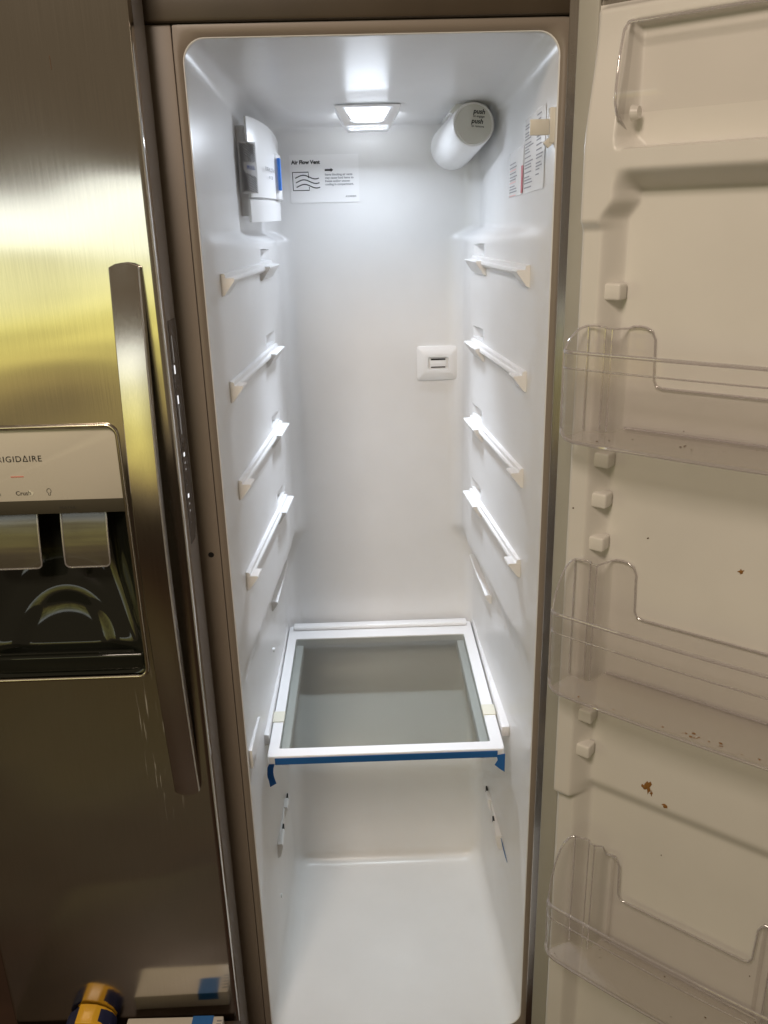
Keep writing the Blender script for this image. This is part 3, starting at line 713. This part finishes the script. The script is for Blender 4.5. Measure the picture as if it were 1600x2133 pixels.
part('scratch', BX(-.1298, -.1291, FY-.0003, FY+.0002, 1.574, 1.588), 'crumb', freezer, None)
# long bowed handle
bm = bmesh.new(); rs = []; nz_ = 56; hz0, hz1 = .613, 1.361; hx0, hx1 = -.0925, -.0555
for i in range(nz_+1):
    t = i/nz_; z = hz0+(hz1-hz0)*t
    off = .011+.030*math.sin(math.pi*t)
    th = .016; hw = (hx1-hx0)/2; xc = (hx0+hx1)/2
    endr = 1.0
    prof_h = [(-hw, th), (-hw, .0035), (-hw+.0015, .0012), (-hw*.5, .0003), (0, 0), (hw*.5, .0003), (hw-.0015, .0012), (hw, .0035), (hw, th)]
    zz = lambda x: z+(-.006*(1-(x/hw)**2) if t < .01 else .006*(1-(x/hw)**2) if t > .99 else 0)
    rs.append([bm.verts.new((xc+x, min(FY-.0004, FY-off+y), zz(x))) for x, y in prof_h])
for A, Bq in zip(rs, rs[1:]):
    m_ = len(A)
    for k in range(m_): bm.faces.new((A[k], A[(k+1) % m_], Bq[(k+1) % m_], Bq[k]))
bm.faces.new(rs[0]); bm.faces.new(rs[-1][::-1])
fpart('handle', bm, 'steel_handle', 30)
for z0, z1 in ((hz0+.006, hz0+.06), (hz1-.06, hz1-.006)):
    fpart('handle_mount', BX(-.089, -.059, FY-.010, FY-.0003, z0, z1, bev=.002), 'edge_grey')

# ================================================================== REFRIGERATOR DOOR (open, right)
OX, OY, DA = .459, -.035, R(-40)
dm = Matrix.Translation((OX, OY, 0)) @ Matrix.Rotation(DA, 4, 'Z')
def to_door(o, parent):
    o.parent = parent; return o
DW = .50
door = obj('refrigerator_door', BX(.0, DW, .0, .058, -.055, 1.715, bev=.0015, seg=2), 'steel_strip', None, 30)
door.parent = fridge; door.matrix_world = dm @ Matrix.Identity(4)
door.matrix_parent_inverse = Matrix.Identity(4); door.location = (OX, OY, .12); door.rotation_euler = (0, 0, DA)
door['label'] = 'open door lined in white plastic with moulded side ridges'
def dpart(name, bm, material, sharp=35):
    o = obj(name, bm, material, None, sharp); o.parent = door; return o
# gasket frame
bm = bmesh.new()
def gas(p0, p1, w):  # a rounded band
    pass
for s0, s1, z0, z1 in ((.0135, .040, -.05, 1.71), (DW-.040, DW-.0135, -.05, 1.71), (.0405, DW-.0405, 1.636, 1.71), (.0405, DW-.0405, -.05, .004)):
    box(bm, s0, s1, -.0045, .001, z0, z1, bev=.0022, seg=3)
dpart('gasket', bm, 'gasket', 50)
# moulded liner
def hL(s, z):
    q = min(s, DW-s)
    if z > 1.40: hc = .028+.023*sm(1.61, 1.47, z)
    else: hc = .043+.008*sm(1.388, 1.402, z)
    hc = hc-(hc-.026)*sm(.598, .588, z)
    top = sm(1.630, 1.618, z); bot = sm(.006, .02, z)
    hc = hc*top*bot
    si = .0745+.0135*sm(1.40, 1.425, z)
    si2 = si
    wdrop = .022-.012*sm(1.478, 1.49, z)
    so = .037
    rise = sm(so, so+.017, q)
    # panel level
    hp = .010*sm(.594, .620, z)
    # ledge under the top pocket
    if z > 1.40:
        led = sm(1.4795, 1.4755, z)*sm(1.424, 1.457, z)*.050
        hp = max(hp, led)
    if z > 1.598: hp = max(hp, .028*sm(1.598, 1.606, z))
    hp = hp*top*bot
    drop = 1-sm(si2, si2+wdrop, q)
    return (hc*drop+hp*(1-drop))*rise
ss = sorted(set([round(.037+.0022*k, 5) for k in range(0, 42)]+[round(.13+.012*k, 5) for k in range(0, 21)]+[round(DW-(.037+.0022*k), 5) for k in range(0, 42)]))
zs = sorted(set([round(.004+.008*k, 5) for k in range(0, 72)]+[round(.58+.004*k, 5) for k in range(0, 14)]+[round(.64+.01*k, 5) for k in range(0, 74)]+[round(1.38+.0025*k, 5) for k in range(0, 102)]))
zs = [z for z in zs if z <= 1.632]
bm = bmesh.new(); grid(bm, lambda i, j: (ss[i], -hL(ss[i], zs[j])-.0005, zs[j]), len(ss), len(zs))
dliner = dpart('door_liner', bm, 'door_liner', 70)
# support lugs on the inside of the ridges
for z in (1.320, 1.112, 1.058, .998, .735, .677):
    for q in (0, 1):
        s0 = .0735; s1 = .1005
        bm = bmesh.new(); a, b = (s0, s1) if not q else (DW-s1, DW-s0)
        box(bm, a, b, -.036, -.014, z-.010, z+.010, bev=.003, seg=3); dpart('bin_lug', bm, 'door_liner')
for q in (0, 1):
    s0 = .0925 if not q else DW-.0925
    bm = bmesh.new(); bmesh.ops.create_cone(bm, cap_ends=True, radius1=.0085, radius2=.0065, depth=.008, segments=20, matrix=Matrix.Translation((s0+(.010 if not q else -.010), -.030, 1.513)) @ Matrix.Rotation(R(90 if not q else -90), 4, 'Y')); dpart('hinge_boss', bm, 'door_liner')
# clear flip-up cover of the top compartment
cprof = [(.024, 1.6065), (.040, 1.601), (.050, 1.592), (.058, 1.565), (.0615, 1.537), (.0615, 1.521), (.055, 1.510)]
bm = bmesh.new(); cs0, cs1 = .0915, DW-.0915
grid(bm, lambda i, j: (cs0+(cs1-cs0)*i, -cprof[j][0], cprof[j][1]), 2, len(cprof))
for sx in (cs0, cs1):
    bm.faces.new([bm.verts.new((sx, -h_, z_)) for h_, z_ in cprof+[(.010, 1.486), (.008, 1.602)]])
dpart('dairy_cover', bm, 'bin', 40)
bm = bmesh.new()
for sx in (cs0, cs1): tube(bm, [(sx, -h_, z_) for h_, z_ in cprof+[(.030, 1.4965), (.008, 1.485)]], .0016, 6)
for k in (0, 1): tube(bm, [(cs0, -cprof[k][0], cprof[k][1]), (cs1, -cprof[k][0], cprof[k][1])], .0014, 6)
dpart('cover_bead', bm, 'bin_edge', 60)
# dried food stains and crumbs on the liner
def stain(s, z, r, mname, seed, stretch=(1, 1), n=11, h=None):
    rg = random.Random(seed); bm = bmesh.new(); hh = (hL(s, z) if h is None else h)+.0011; vs2 = []
    for k in range(n):
        a = 2*math.pi*k/n; rr = r*rg.uniform(.35, 1.15); vs2.append(bm.verts.new((s+rr*math.cos(a)*stretch[0], -hh, z+rr*math.sin(a)*stretch[1])))
    c = bm.verts.new((s, -hh-.0008, z))
    for k in range(n): bm.faces.new((c, vs2[k], vs2[(k+1) % n]))
    return dpart('food_stain', bm, mname, None)
stain(.181, .6425, .010, 'stain', 1, (.6, 1.3), 13); stain(.176, .640, .005, 'stain', 2); stain(.207, .622, .0042, 'stain', 5, (1.1, .8))
stain(.268, .995, .0042, 'stain', 8); stain(.187, .634, .005, 'stain', 9, (.5, 1.2))
for k in range(6):
    stain(rnd.uniform(.11, .36), rnd.choice((rnd.uniform(.20, .58), rnd.uniform(.62, 1.4))), rnd.uniform(.0008, .0018), 'crumb', 40+k, n=6)
for s, z in ((.150, 1.012), (.062, .272), (.066, .268), (.060, 1.045)): stain(s, z, .0018, 'crumb', int(s*1000), n=6)

# ================================================================== DOOR BINS
def ribbon(bm, pts, bots, tops, th):
    """solid wall that follows a plan polyline"""
    n = len(pts); off = []
    for i in range(n):
        a = Vector(pts[max(0, i-1)]); b = Vector(pts[min(n-1, i+1)]); t = (b-a).normalized(); off.append(Vector((-t.y, t.x))*th)
    o = [(bm.verts.new((p[0], p[1], bz)), bm.verts.new((p[0], p[1], tz))) for p, bz, tz in zip(pts, bots, tops)]
    i_ = [(bm.verts.new((p[0]+q.x, p[1]+q.y, bz)), bm.verts.new((p[0]+q.x, p[1]+q.y, tz))) for p, q, bz, tz in zip(pts, off, bots, tops)]
    for k in range(n-1):
        bm.faces.new((o[k][0], o[k+1][0], o[k+1][1], o[k][1])); bm.faces.new((i_[k][1], i_[k+1][1], i_[k+1][0], i_[k][0]))
        bm.faces.new((o[k][1], o[k+1][1], i_[k+1][1], i_[k][1])); bm.faces.new((i_[k][0], i_[k+1][0], o[k+1][0], o[k][0]))
    bm.faces.new((o[0][0], o[0][1], i_[0][1], i_[0][0])); bm.faces.new((o[-1][1], o[-1][0], i_[-1][0], i_[-1][1])); return bm
def make_bin(label, z0, hf, s0, zf, zband, zend, ztab, zrim, tabw, sl):
    """z0 floor, hf reach of the front, s0 outer end, zf front top, zend top of end wall at the ridge, ztab rear tab top, zrim rear rim"""
    root = empty('door_bin', (0, 0, 0), 0, label, 'door bin', 'clear bins on the refrigerator door')
    root.matrix_world = dm @ Matrix.Translation((0, 0, z0))
    def bp(name, bm, mname, sharp=35):
        o = obj(name, bm, mname, None, sharp); o.parent = root; return o
    z = lambda v: v-z0
    mir = lambda pts: [(DW-x, y) for x, y in pts][::-1]
    R_ = .016
    # front wall with rounded lower corners
    fpts = [(s0, -hf+.010), (s0+.003, -hf+.004), (s0+.010, -hf), (s0+.02, -hf-.0006)]+[(s0+.02+(DW-2*s0-.04)*k/10, -hf-.0006-.004*math.sin(math.pi*k/10)) for k in range(1, 10)]
    fpts = fpts+[(DW-s0-.02, -hf-.0006), (DW-s0-.010, -hf), (DW-s0-.003, -hf+.004), (DW-s0, -hf+.010)]
    nb = len(fpts); bots = [.013, .010, .004, .001]+[0]*(nb-8)+[.001, .004, .010, .013]; tops = [z(zf)]*nb
    bp('front_wall', ribbon(bmesh.new(), fpts, bots, [z(zband)]*nb, .0022), 'bin')
    bp('front_rail', ribbon(bmesh.new(), [(x, y-.0016) for x, y in fpts], [z(zband)+.0002]*nb, tops, .0042), 'bin')
    bm = bmesh.new(); tube(bm, [(x, y+.001, z(zf)) for x, y in fpts], .0024, 6); tube(bm, [(x, y+.0005, z(zband)) for x, y in fpts], .0011, 6); tube(bm, [(x, y+.001, b_) for (x, y), b_ in zip(fpts, bots)], .0023, 6); tube(bm, [(s0, -hf+.010, .013), (s0-.0003, -hf+.008, z(zf))], .0014, 6); bp('edge_bead', bm, 'bin_edge', 60)
    # end walls, step round the ridge, rear tabs
    yb = -.050; yr = -.0155
    for q in (0, 1):
        ts = [k/9 for k in range(10)]
        e = [(s0+sl*t*t, -hf+.010+(yb+hf-.010)*t) for t in ts]
        tp = [z(zf)+(zend-zf)*math.sin(t*math.pi/2)**.85 for t in ts]
        bt = [.013*(1-min(1, t/.4))**1.5 for t in ts]
        if q: e = mir(e); tp = tp[::-1]; bt = bt[::-1]
        bp('end_wall', ribbon(bmesh.new(), e, bt, tp, .0022 if q else .0022), 'bin')
        bm = bmesh.new(); tube(bm, [(x, y, t_) for (x, y), t_ in zip(e, tp)], .0014, 6)
        ch = [(s0+sl, yb), (s0+sl+.012, yb), (s0+sl+.014, yb+.004), (s0+sl+.020, yb+.004), (s0+sl+.022, yb), (s0+sl+.030, yb+.001), (s0+sl+.034, yr-.012), (s0+sl+.036, yr)]
        tz = [z(zend), z(zend)+.0005, z(zend)-.0005, z(zend)-.001, z(zend)-.0015, z(zend)-.0025, z(zend)-.003+(ztab-zend)*.4, z(ztab)-.003]
        if q: ch = mir(ch); tz = tz[::-1]
        bp('hook_channel', ribbon(bmesh.new(), ch, [.004]*8, tz, .0024), 'bin')
        tube(bm, [(x, y, t_) for (x, y), t_ in zip(ch, tz)], .0012, 6)
        for k in (0, 3, 5): tube(bm, [(ch[k if not q else 7-k][0], ch[k if not q else 7-k][1], .006), (ch[k if not q else 7-k][0], ch[k if not q else 7-k][1], tz[k if not q else 7-k])], .0011, 5)
        bp('end_bead', bm, 'bin_edge', 60)
    # rear wall with tab at each end
    xa = s0+sl+.036; rx = [xa, xa+.006, xa+.014, xa+tabw-.012, xa+tabw-.004, xa+tabw, xa+tabw+.002, xa+tabw+.006, xa+tabw+.014]
    rt_ = [z(ztab)-.003, z(ztab)-.0005, z(ztab), z(ztab)-.001, z(ztab)-.005, z(ztab)-.014, z(zrim)+.010, z(zrim)+.002, z(zrim)]
    mid = [(xa+tabw+.014)+(DW-2*(xa+tabw+.014))*k/4 for k in (1, 2, 3)]
    px_ = rx+mid+[DW-x for x in rx[::-1]]; pt = rt_+[z(zrim)]*3+rt_[::-1]
    bp('rear_wall', ribbon(bmesh.new(), [(x, yr) for x in px_], [0.002]*len(px_), pt, .0022), 'bin')
    bm = bmesh.new(); tube(bm, [(x, yr+.001, t_) for x, t_ in zip(px_, pt)], .0015, 6); tube(bm, [(xa+.004, yr-.002, .006), (DW-xa-.004, yr-.002, .006)], .0016, 6); bp('rear_bead', bm, 'bin_edge', 60)
    # floor
    fo = [(s0+.004, -hf+.010), (s0+.012, -hf+.003)]+[(x, y+.003) for x, y in fpts[4:-4]]+[(DW-s0-.012, -hf+.003), (DW-s0-.004, -hf+.010), (DW-s0-sl-.002, yb-.001), (DW-s0-sl-.031, yb-.001), (DW-xa-.001, yr-.001), (xa+.001, yr-.001), (s0+sl+.031, yb-.001), (s0+sl+.002, yb-.001)]
    bp('bin_floor', PR(fo, 2, .0015, .0040), 'bin_floor', None)
    return root
make_bin('clear plastic door bin mounted highest, nearest below the moulded dairy ledge', 1.148, .100, .060, 1.256, 1.237, 1.281, 1.279, 1.207, .034, .010)
b2 = make_bin('clear plastic door bin with rusty crumbs, mounted between two other bins', .799, .100, .060, .916, .889, .977, .974, .897, .034, .010)
b3 = make_bin('clear plastic door bin mounted lowest, below the large brown stain', .336, .094, .073, .434, .412, .540, .503, .428, .020, .022)
# crumbs lying in the bins
def crumb(root, s, h, z, r, seed, mname='crumb', flat=.4):
    rg = random.Random(seed); bm = bmesh.new(); bmesh.ops.create_icosphere(bm, subdivisions=1, radius=r)
    for v in bm.verts: v.co = Vector((v.co.x*rg.uniform(.6, 1.6), v.co.y*rg.uniform(.5, 1.2), v.co.z*flat))
    bmesh.ops.translate(bm, verts=bm.verts[:], vec=(s, -h, z)); o = obj('crumb', bm, mname, None, None); o.parent = root
rg = random.Random(11)
b1 = [o for o in bpy.data.objects if o.name == 'door_bin'][0]
for k in range(12): crumb(b1, rg.uniform(.1, .32), rg.uniform(.03, .095), .005, rg.uniform(.0006, .0016), k)
for k in range(22): crumb(b2, rg.choice((rg.uniform(.24, .37), rg.uniform(.09, .37))), .0985-abs(rg.gauss(0, .004)), .0052, rg.uniform(.0007, .0022), 60+k, 'stain')
for k in range(14): crumb(b3, rg.uniform(.11, .38), rg.uniform(.02, .09), .005, rg.uniform(.0006, .0015), 120+k)

# ================================================================== GLASS SHELF
sh = empty('glass_shelf', (.2255, .355, .505), 0, 'white framed glass shelf with blue tape along its front edge', 'shelf')
def spart(name, bm, material, parent=None, sharp=35):
    o = obj(name, bm, material, None, sharp); p = parent or sh; o.parent = p
    if p is sh: o.location = (-.2255, -.355, -.505)
    return o
sx0, sx1, sy0, sy1, sz = .017, .434, .107, .603, .525
bm = bmesh.new()
gx0, gx1, gy0, gy1 = .036, .412, .130, .541
o_ = rrect(sx0, sx1, sy0, sy1, .006, 4); i_ = rrect(gx0, gx1, gy0, gy1, .004, 4)
lev = [(o_, sz-.015), (o_, sz-.0015), ([(x+(.2255-x)*.006, y+(.355-y)*.004) for x, y in o_], sz), (i_, sz), (i_, sz-.003)]
RG = [[bm.verts.new((x, y, z)) for x, y in q] for q, z in lev]
i2 = [bm.verts.new((x, y, sz-.015)) for x, y in i_]
RG.append(i2)
for A, Bq in list(zip(RG, RG[1:]))+[(RG[-1], RG[0])]:
    for k in range(len(A)): bm.faces.new((A[k], A[(k+1) % len(A)], Bq[(k+1) % len(A)], Bq[k]))
frame = spart('shelf_frame', bm, 'rail', None, 30)
bm = bmesh.new(); box(bm, sx0+.01, sx1-.01, .578, .6005, sz+.0003, sz+.010, bev=.004, seg=3); spart('rear_lip', bm, 'rail')
spart('glass_pane', BX(gx0+.0004, gx1-.0004, gy0+.0004, gy1-.0004, sz-.0065, sz-.0025), 'pane', None, None)
for x0, x1 in ((sx0-.001, gx0+.001), (gx1-.001, sx1+.001)):
    spart('side_clip', BX(x0, x1, .213, .247, sz-.006, sz+.0022, bev=.0008), 'cream')
for x0, x1 in ((.036, .052), (.396, .412)):
    spart('side_rib', BX(x0, x1, .135, .54, sz-.040, sz-.0155, bev=.002), 'rail')
spart('front_tape', BX(.030, .4215, sy0-.0012, sy0-.0003, sz-.0155, sz-.0035), 'tape', None, None)
spart('front_tape', BX(.030, .4215, sy0-.0012, .1285, sz-.0164, sz-.0156), 'tape', None, None)
def tape_tail(pts, w0, w1, twist):
    bm = bmesh.new(); n = len(pts); prev = None
    for i, p in enumerate(pts):
        t = i/(n-1); w = w0+(w1-w0)*t; a = twist*t; dx, dy = math.cos(a)*w/2, math.sin(a)*w/2
        cur = (bm.verts.new((p[0]-dx, p[1]-dy, p[2]+.003*math.sin(i*2.1))), bm.verts.new((p[0]+dx, p[1]+dy, p[2])))
        if prev: bm.faces.new((prev[0], prev[1], cur[1], cur[0]))
        prev = cur
    bmesh.ops.solidify(bm, geom=bm.faces[:], thickness=.0003)
    return bm
spart('tape_tail', tape_tail([(.0245, .1055, .511), (.0215, .105, .502), (.0205, .1045, .494), (.0210, .1035, .486), (.0228, .103, .478), (.0245, .1025, .470)], .010, .012, .5), 'tape', None, 60)
bm = bmesh.new(); prism(bm, ((.4195, .5135), (.4345, .5160), (.4345, .478), (.4265, .484), (.4165, .4935), (.4215, .503)), 1, .1045, .1050); spart('tape_tail', bm, 'tape', None, None)

# loose sliver of tape stuck on the right wall
bm = bmesh.new(); pts = [(.207, .247), (.190, .2475), (.165, .245), (.142, .2435), (.160, .241), (.185, .2425)]
va = [bm.verts.new((xR(y, z)-.0006, y, z)) for y, z in pts]; vb = [bm.verts.new((xR(y, z)-.0014, y, z)) for y, z in pts]
bm.faces.new(va); bm.faces.new(vb[::-1])
for k in range(6): bm.faces.new((va[k], va[(k+1) % 6], vb[(k+1) % 6], vb[k]))
tag(obj('tape_sliver', bm, 'tape', None, None), 'thin sliver of blue tape stuck low on the right liner wall', 'tape')

# ================================================================== THINGS IN FRONT OF THE FREEZER DOOR
st = empty('step_stool', (-.22, -.24, -.12), 0, 'low dark wooden step stool in front of the freezer door', 'stool')
def stp(name, bm, material): o = obj(name, bm, material, None); o.parent = st; o.location = (.22, .24, .12); return o
stp('stool_top', BX(-.42, -.03, -.40, -.091, .128, .150, bev=.004), 'wood')
for x in (-.40, -.085):
    for y in (-.385, -.125): stp('leg', BX(x, x+.035, y, y+.03, -.12, .1278, bev=.003), 'wood')
# tape measure standing on the stool
tm = empty('tape_measure', (-.275, -.1045, .150), R(2), 'yellow and navy tape measure standing before the steel freezer door', 'tape measure')
def tpt(name, bm, material, sharp=35): bmesh.ops.scale(bm, verts=bm.verts[:], vec=(.84, .9, .64)); o = obj(name, bm, material, None, sharp); o.parent = tm; return o
out = [(-.043, .000), (.040, .000), (.046, .008), (.047, .022), (.040, .040), (.027, .055), (.010, .066), (-.010, .0705), (-.020, .0705), (-.0275, .062), (-.040, .052), (-.048, .036), (-.049, .010)]
tpt('rubber_shell', PR([(x*1.0, z) for x, z in out], 1, -.017, .017, bev=.004, seg=3), 'navy')
yel = [(-.015, .012), (.040, .012), (.0445, .022), (.038, .041), (.026, .0555), (.010, .0662), (-.009, .0712), (-.021, .0715), (-.023, .060), (-.029, .056), (-.031, .050), (-.028, .045), (-.019, .043)]
tpt('yellow_case', PR(yel, 1, -.0195, .0195, bev=.0025, seg=3), 'yellow')
bm = bmesh.new(); bmesh.ops.create_cone(bm, cap_ends=True, radius1=.0026, radius2=.0022, depth=.002, segments=14, matrix=Matrix.Translation((-.0245, -.0198, .0515)) @ Matrix.Rotation(R(90), 4, 'X')); tpt('screw', bm, 'hole')
# white carton with blue tape
ct = empty('white_carton', (-.13, -.24, .150), R(-1), 'flat white carton closed with blue tape, beside the tape measure', 'carton')
def cpt(name, bm, material): o = obj(name, bm, material, None); o.parent = ct; return o
cpt('carton_body', BX(-.085, .072, .075, .134, 0, .029, bev=.0015), 'carton')
cpt('tape_strip', BX(.022, .056, .105, .1348, .0288, .0296), 'tape'); cpt('tape_strip', BX(.022, .056, .1337, .1346, .015, .0287), 'tape')
for k in range(5): cpt('print_mark', BX(.0625, .0705, .124-.006*k, .1265-.006*k, .0289, .0293), 'grey_ink')
